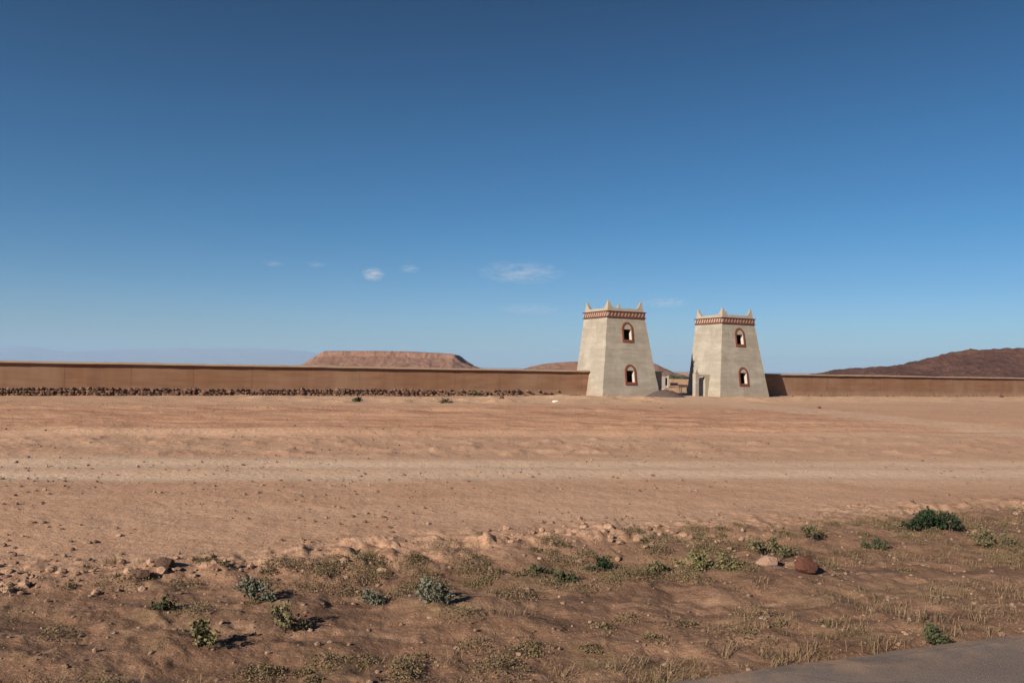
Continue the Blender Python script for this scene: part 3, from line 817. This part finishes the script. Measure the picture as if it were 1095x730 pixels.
SH = [
 (985, 566, 40, 21, 'dkgreen', 'dark green leafy shrub, taller of two grown together at the plain edge', .075, 1.3),
 (1013, 567, 36, 15, 'dkgreen', 'low dark green shrub spreading beside the taller dark green one', .075, 1.3),
 (864, 575, 22, 17, 'olive', 'small upright brownish olive shrub standing alone above the rocks', .05, 1.0),
 (938, 588, 30, 12, 'midgreen', 'low mid green tuft below the dark green pair', .05, 1.0),
 (824, 592, 56, 18, 'olive', 'wide olive shrub just above the pale pink rock', .06, 1.0),
 (757, 609, 62, 20, 'yellowgreen', 'wide yellow green shrub left of the pale pink rock', .06, 1.0),
 (700, 612, 46, 13, 'olive', 'flat olive shrub between the yellow green and dark cushion shrubs', .055, .9),
 (645, 609, 36, 13, 'dkgreen', 'small dark green cushion shrub on the clod ridge', .05, 1.1),
 (600, 622, 38, 13, 'midgreen', 'small mid green shrub trailing over a soil hollow', .05, .9),
 (572, 612, 24, 9, 'midgreen', 'tiny mid green tuft on top of the clod ridge', .045, .9),
 (465, 643, 54, 24, 'greygreen', 'rounded grey green shrub alone at the middle of the verge', .06, 1.1),
 (399, 645, 40, 15, 'greygreen', 'low grey green shrub just left of the rounded grey green one', .055, .9),
 (277, 642, 50, 26, 'greygreen', 'tall grey green shrub on the left half of the verge', .06, 1.1),
 (306, 674, 46, 24, 'olive', 'dull olive shrub in front of the tall grey green one', .055, 1.1),
 (216, 693, 54, 22, 'yellowgreen', 'pale yellow green shrub low on the left of the verge', .055, .9),
 (174, 650, 30, 11, 'midgreen', 'tiny green tuft on the bare left of the verge', .045, .9),
 (1000, 688, 36, 16, 'midgreen', 'mid green shrub at the broken asphalt edge', .05, 1.0),
 (1062, 583, 50, 17, 'olive', 'olive shrub near the right edge below the dark green pair', .055, .9),
]
for i, (px, py, w, h, mm, lab, lf, dn) in enumerate(SH):
    shrub(px, py, w, h, M[mm], lab, 100 + i, leaf=lf, dens=dn)
G2 = 'scrub at the foot of the wall'
shrub(585.5, 420.5, 16, 5.5, M['dkgreen'], 'dark bush against the wall nearest the larger looking tower', 201, G2, .16, 1.0)
shrub(528, 421.5, 11, 4.5, M['midgreen'], 'small green bush at the wall foot above a dark boulder', 202, G2, .14, .8)
shrub(506, 423, 16, 4.0, M['midgreen'], 'low scrub at the wall foot where the stone footing thins out', 203, G2, .14, .8)
shrub(476, 431, 13, 4.5, M['olive'], 'low brownish bush on soil in front of the stone footing', 204, G2, .12, .8)
shrub(383, 429.5, 9, 5, M['dkgreen'], 'tiny dark bush before the middle of the stone footing', 205, G2, .12, .8)

rock('rock', 821, 604, 24, 10, M['rock_pale'], 'pale pinkish rock on the verge beside the red one', 'rock', 11)
rock('rock', 861, 612, 28, 15, M['rock_red'], 'dark red rock on the verge beside the pale pink one', 'rock', 12)
rock('rock', 536.5, 428.3, 6.5, 4.5, M['rock_dark'], 'dark boulder on soil before the wall foot', 'rock', 13)
rock('rock', 707, 438.2, 4.5, 1.8, M['rock_dark'], 'small dark stone alone on the sand below the gateway', 'rock', 14)
rock('rock', 876.5, 436.6, 4, 2, M['rock_dark'], 'small dark stone on the pale path right of the stained tower', 'rock', 15)
rock('rock', 1071, 425, 4, 2.5, M['rock_dark'], 'small dark stone at the wall foot under the dark hill', 'rock', 16)
rock('soil_clod', 176, 606, 21, 9, M['clod_dark'], 'large dark soil clod on the left, upper of two', 'soil clod', 17)
rock('soil_clod', 150, 617, 18, 8, M['clod_dark'], 'large dark soil clod on the left, lower of two', 'soil clod', 18)
# crumpled plastic bag
p = on_ground(594, 430); s = (p - CAM).length / F0; rr2 = random.Random(3); V = []
for v in ICO3_V:
    k = 1 + .25 * math.sin(6 * v.x + 3 * v.y) * math.cos(7 * v.y - 4 * v.z) + rr2.uniform(-.13, .13)
    V.append((v.x * 3.0 * s * k, v.y * 2.4 * s * k, max(0, v.z * 1.5 * s * k + .7 * s)))
o = pyobj('plastic_bag', V, ICO3_F, M['white']); o.location = (p.x, p.y, p.z)
tag(o, 'crumpled white plastic bag on the soil below the wall foot', 'plastic bag')

# ------------------------------------------------------------------ loose cover: pebbles, clods, dry grass
def scatter_lumps(name, n, sampler, smin, smax, m, label, cat, seed):
    rr3 = np.random.default_rng(seed); P = sampler(n, rr3)
    z = zones(P[:, 0], P[:, 1])[0]; k = len(P)
    S = smin + (smax - smin) * rr3.random(k) ** 3.5
    base = np.array([v[:] for v in ICO_V]); nv = len(base)
    J = rr3.uniform(.7, 1.2, (k, nv, 1)) * base[None] * (S[:, None, None] * np.stack([rr3.uniform(.8, 1.4, k), rr3.uniform(.8, 1.2, k), rr3.uniform(.45, .85, k)], -1)[:, None, :])
    a = rr3.uniform(0, 6.28, k)[:, None]; c, s = np.cos(a), np.sin(a)
    X = J[..., 0] * c - J[..., 1] * s + P[:, :1]; Y = J[..., 0] * s + J[..., 1] * c + P[:, 1:2]; Z = J[..., 2] + (z + S * .25)[:, None]
    V = np.stack([X, Y, Z], -1).reshape(-1, 3)
    Fc = (np.array(ICO_F)[None] + (np.arange(k) * nv)[:, None, None]).reshape(-1, 3)
    o = pyobj(name, V.tolist(), Fc.tolist(), m); tag(o, label, cat, None, 'stuff'); return o
def rframe(t, n): return np.column_stack([t * rc - n * rs, t * rs + n * rc])
def verge_s(n, g):
    return rframe(g.uniform(-14, 34, n), 6.35 + g.random(n) ** 1.1 * 6.6)
def plain_s(n, g):
    th = np.radians(g.uniform(-36, 36, n)); rr_ = 11 * (85 / 11.) ** g.random(n); P = np.column_stack([rr_ * np.sin(th), rr_ * np.cos(th)])
    rn = -rs * P[:, 0] + rc * P[:, 1]; keep = (rn > 11) & (fbm(P[:, 0] / 2.5, P[:, 1] / 2.5, 88, 3) + .3 * g.random(n) > .05); return P[keep]
def berm_s(n, g):
    t = g.uniform(-14, 34, n); q = 11.9 + .015 * t + g.normal(0, .55, n); P = rframe(t, q)
    return P[vnoise(t / 1.8, q / 1.8, 90) > .4]
def foot_s(n, g):
    w = g.uniform(-30, 95, n); b = 3.05 - np.abs(g.normal(0, .75, n)); keep = ((w < -1) | (w > GAP + TW + .5)); keep &= (vnoise(w / 3, b, 91) > .42) | (w < 0)
    w, b = w[keep], b[keep]; return np.column_stack([PL.x + U.x * w + VV.x * b, PL.y + U.y * w + VV.y * b])
scatter_lumps('pebbles', 9000, verge_s, .005, .038, M['pebble'], 'pebbles strewn over the roadside verge', 'pebbles', 1)
scatter_lumps('gravel', 9000, plain_s, .008, .055, M['pebble'], 'loose gravel scattered over the open plain', 'gravel', 2)
scatter_lumps('dirt', 2600, berm_s, .010, .085, M['clod'], 'dry soil clods along the ridge beside the verge', 'soil clods', 3)
scatter_lumps('rubble', 2600, foot_s, .03, .17, M['stone'], 'fallen stones and clods along the wall foot', 'rubble', 4)

def dry_grass():
    g = np.random.default_rng(21); n = 5200
    t = g.uniform(-14, 34, n); q = 6.4 + g.random(n) * 5.9
    pk = fbm(t / 3.2, q / 1.1, 70, 4) + .35 * sst(0, 12, t) - .10 + .25 * np.exp(-((q - 6.6) / .5) ** 2)
    keep = pk > g.uniform(-.05, .5, n); t, q, pk = t[keep], q[keep], pk[keep]
    P = rframe(t, q); z = zones(P[:, 0], P[:, 1])[0]; V = []; F = []; rr2 = random.Random(4)
    for (x, y), zz, k in zip(P, z, pk):
        hgt = rr2.uniform(.04, .15) * (.6 + min(.8, k)); sp = rr2.uniform(.04, .16); lean = rr2.uniform(0, 6.28)
        for _ in range(rr2.randint(10, 26)):
            a = lean + rr2.gauss(0, 1.3); l = rr2.uniform(.35, 1.15) * hgt; out = rr2.uniform(.4, 2.6) * l
            bx, by = x + rr2.gauss(0, sp * .6), y + rr2.gauss(0, sp * .6); w = rr2.uniform(.0015, .0035)
            dx, dy = math.cos(a), math.sin(a); b = len(V); cz = rr2.uniform(.35, .9)
            V += [(bx - dy * w, by + dx * w, zz - .02), (bx + dy * w, by - dx * w, zz - .02),
                  (bx + dx * out * .45 + dy * w * .8, by + dy * out * .45 - dx * w * .8, zz + l * .7), (bx + dx * out * .45 - dy * w * .8, by + dy * out * .45 + dx * w * .8, zz + l * .7),
                  (bx + dx * out, by + dy * out, zz + l * cz)]
            F += [(b, b + 1, b + 2, b + 3), (b + 3, b + 2, b + 4)]
    o = pyobj('dry_grass', V, F, M['straw']); tag(o, 'straw coloured dry grass on the roadside verge', 'dry grass', None, 'stuff')
dry_grass()
def low_scrub():
    g = np.random.default_rng(33); n = 1500
    t = g.uniform(-13, 32, n); q = 7.2 + g.random(n) * 5.0
    pk = fbm(t / 4.5, q / 1.3, 72, 3) + .45 * sst(-4, 12, t) - .22 + .30 * np.exp(-((q - 10.6) / 1.0) ** 2)
    keep = pk > g.uniform(0, .75, n); t, q, pk = t[keep], q[keep], pk[keep]
    P = rframe(t, q); z = zones(P[:, 0], P[:, 1])[0]; rr2 = random.Random(8); V = []; F = []
    for (x, y), zz in zip(P, z):
        rad = rr2.uniform(.08, .34); hh = rad * rr2.uniform(.25, .6)
        def fn():
            a = rr2.uniform(0, 6.28); k = rr2.random() ** .7
            return Vector((x + math.cos(a) * k * rad, y + math.sin(a) * k * rad, zz + hh * (1 - k * k) * rr2.random())), 0
        v, f = leaf_cloud(int(140 + 1000 * rad), fn, .019, rr2); b = len(V); V += v; F += [tuple(i + b for i in k) for k in f]
    o = pyobj('low_scrub', V, F, M['scrub']); tag(o, 'low dry olive scrub creeping over the roadside verge', 'scrub', None, 'stuff')
low_scrub()

# ------------------------------------------------------------------ clouds
def cloud_material(name, dens, sc, thr=.46):
    m = bpy.data.materials.new(name); m.use_nodes = True; t = m.node_tree; t.nodes.clear()
    out = t.nodes.new('ShaderNodeOutputMaterial'); v = t.nodes.new('ShaderNodeVolumePrincipled')
    v.inputs['Color'].default_value = (.98, .98, 1, 1); v.inputs['Anisotropy'].default_value = .1
    tc = t.nodes.new('ShaderNodeTexCoord'); mp = t.nodes.new('ShaderNodeMapping'); mp.inputs['Scale'].default_value = sc
    n = t.nodes.new('ShaderNodeTexNoise'); n.inputs['Scale'].default_value = 1.0; n.inputs['Detail'].default_value = 5; n.inputs['Roughness'].default_value = .6
    ln = t.nodes.new('ShaderNodeVectorMath'); ln.operation = 'LENGTH'
    t.links.new(tc.outputs['Object'], mp.inputs[0]); t.links.new(mp.outputs[0], n.inputs['Vector']); t.links.new(tc.outputs['Object'], ln.inputs[0])
    mr = t.nodes.new('ShaderNodeMapRange'); mr.inputs[1].default_value = thr; mr.inputs[2].default_value = thr + .25
    t.links.new(n.outputs['Fac'], mr.inputs[0])
    fe = t.nodes.new('ShaderNodeMapRange'); fe.inputs[1].default_value = 1.0; fe.inputs[2].default_value = .15
    t.links.new(ln.outputs['Value'], fe.inputs[0])
    mu = t.nodes.new('ShaderNodeMath'); mu.operation = 'MULTIPLY'; t.links.new(mr.outputs[0], mu.inputs[0]); t.links.new(fe.outputs[0], mu.inputs[1])
    m2 = t.nodes.new('ShaderNodeMath'); m2.operation = 'MULTIPLY'; m2.inputs[1].default_value = dens * 1.7; t.links.new(mu.outputs[0], m2.inputs[0])
    t.links.new(m2.outputs[0], v.inputs['Density']); t.links.new(v.outputs[0], out.inputs['Volume'])
    return m
def cloud(px, py, w, h, dens, label, i, thr=.44):
    D = 10000; p = at_y(px, py, D); s = D / F0
    m = cloud_material('cloud_vapour', dens, (1.9 * max(1, w / h / 2.5), 3.5, 3.6), thr + .08)
    rr2 = random.Random(i)
    V = [tuple(v) for v in ICO3_V]
    o = pyobj('cloud', V, ICO3_F, m, None, True); o.location = p; o.scale = (w * s / 2, w * s / 2, h * s / 2)
    o.rotation_euler = (0, R(0.9), i * .0)
    return tag(o, label, 'cloud', 'small clouds low in the sky')
CL = [(399, 293.5, 28, 17, .007, 'compact round white cloudlet, brightest of the small puffs', .36),
      (438, 287.5, 26, 11, .004, 'small hazy cloudlet right of the compact round one', .40),
      (292, 282, 26, 8, .003, 'faint thin cloudlet farthest from the towers', .40),
      (338, 283, 24, 7, .003, 'faint thin cloudlet between the farthest and the compact ones', .40),
      (558, 292, 104, 26, .0022, 'broad streaky white cloud, largest, left above the larger looking tower', .42),
      (566, 331, 84, 13, .0008, 'very faint flat cloud streak below the broad streaky cloud', .38),
      (712, 324, 60, 13, .0016, 'faint flat cloud streak between the tops of the two towers', .38)]
for i, (px, py, w, h, d, lab, thr) in enumerate(CL): cloud(px, py, w, h, d, lab, i, thr)

# ------------------------------------------------------------------ air
bm = bmesh.new(); box(bm, -28500, 28500, -28500, 28500, -6, 545)
hm = bpy.data.materials.new('haze'); hm.use_nodes = True; t = hm.node_tree; t.nodes.clear()
out = t.nodes.new('ShaderNodeOutputMaterial'); v = t.nodes.new('ShaderNodeVolumePrincipled')
v.inputs['Color'].default_value = (.35, .55, .80, 1); v.inputs['Density'].default_value = 6e-5; v.inputs['Anisotropy'].default_value = .0
t.links.new(v.outputs[0], out.inputs['Volume'])
hz = obj('haze', bm, hm); tag(hz, 'thin blue haze over the plain', 'haze', None, 'stuff')

# ------------------------------------------------------------------ sun, sky, exposure
PHI = R(22.5); EL = R(25)
hd_ = U * math.cos(PHI) + VV * math.sin(PHI)
travel = Vector((hd_.x * math.cos(EL), hd_.y * math.cos(EL), -math.sin(EL)))
sd = bpy.data.lights.new('sun', 'SUN'); sd.energy = 5.0; sd.angle = R(.53); sd.color = (1, .93, .82)
so = bpy.data.objects.new('sun', sd); col.objects.link(so); so.rotation_euler = travel.to_track_quat('-Z', 'Y').to_euler(); so.location = (0, 0, 50)
w = bpy.data.worlds.new('World'); scene.world = w; w.use_nodes = True; t = w.node_tree
bg = t.nodes['Background']; sky = t.nodes.new('ShaderNodeTexSky'); sky.sky_type = 'NISHITA'; sky.sun_disc = False
sky.sun_elevation = EL; sky.sun_rotation = math.atan2(-travel.x, -travel.y); sky.altitude = 1100; sky.air_density = 1.0; sky.dust_density = .1; sky.ozone_density = 2.0
hs = t.nodes.new('ShaderNodeHueSaturation'); hs.inputs['Saturation'].default_value = 1.2; hs.inputs['Value'].default_value = 1.0
tcw = t.nodes.new('ShaderNodeTexCoord'); sx = t.nodes.new('ShaderNodeSeparateXYZ'); cr = t.nodes.new('ShaderNodeValToRGB')
t.links.new(tcw.outputs['Generated'], sx.inputs[0]); t.links.new(sx.outputs[2], cr.inputs[0])
e = cr.color_ramp.elements; e[0].position = 0; e[0].color = (.53, .66, .85, 1); e[1].position = 1; e[1].color = (.34, .48, .6, 1)
for ps, c_ in ((.07, (.47, .68, .91)), (.165, (.30, .64, .84)), (.27, (.25, .56, .72)), (.42, (.17, .37, .48)), (.6, (.22, .40, .5))):
    q_ = e.new(ps); q_.color = c_ + (1,)
mx = t.nodes.new('ShaderNodeMix'); mx.data_type = 'RGBA'; mx.blend_type = 'MULTIPLY'; mx.inputs[0].default_value = 1
t.links.new(sky.outputs[0], hs.inputs['Color']); t.links.new(hs.outputs[0], mx.inputs[6]); t.links.new(cr.outputs[0], mx.inputs[7]); t.links.new(mx.outputs[2], bg.inputs[0])
bg.inputs[1].default_value = 0.05
scene.view_settings.view_transform = 'Standard'; scene.view_settings.look = 'None'; scene.view_settings.gamma = 1; scene.view_settings.exposure = 0.82
scene.render.engine = 'CYCLES'
scene.cycles.use_denoising = True
scene.cycles.volume_bounces = 1
scene.cycles.max_bounces = 6
scene.cycles.volume_step_rate = 1.0
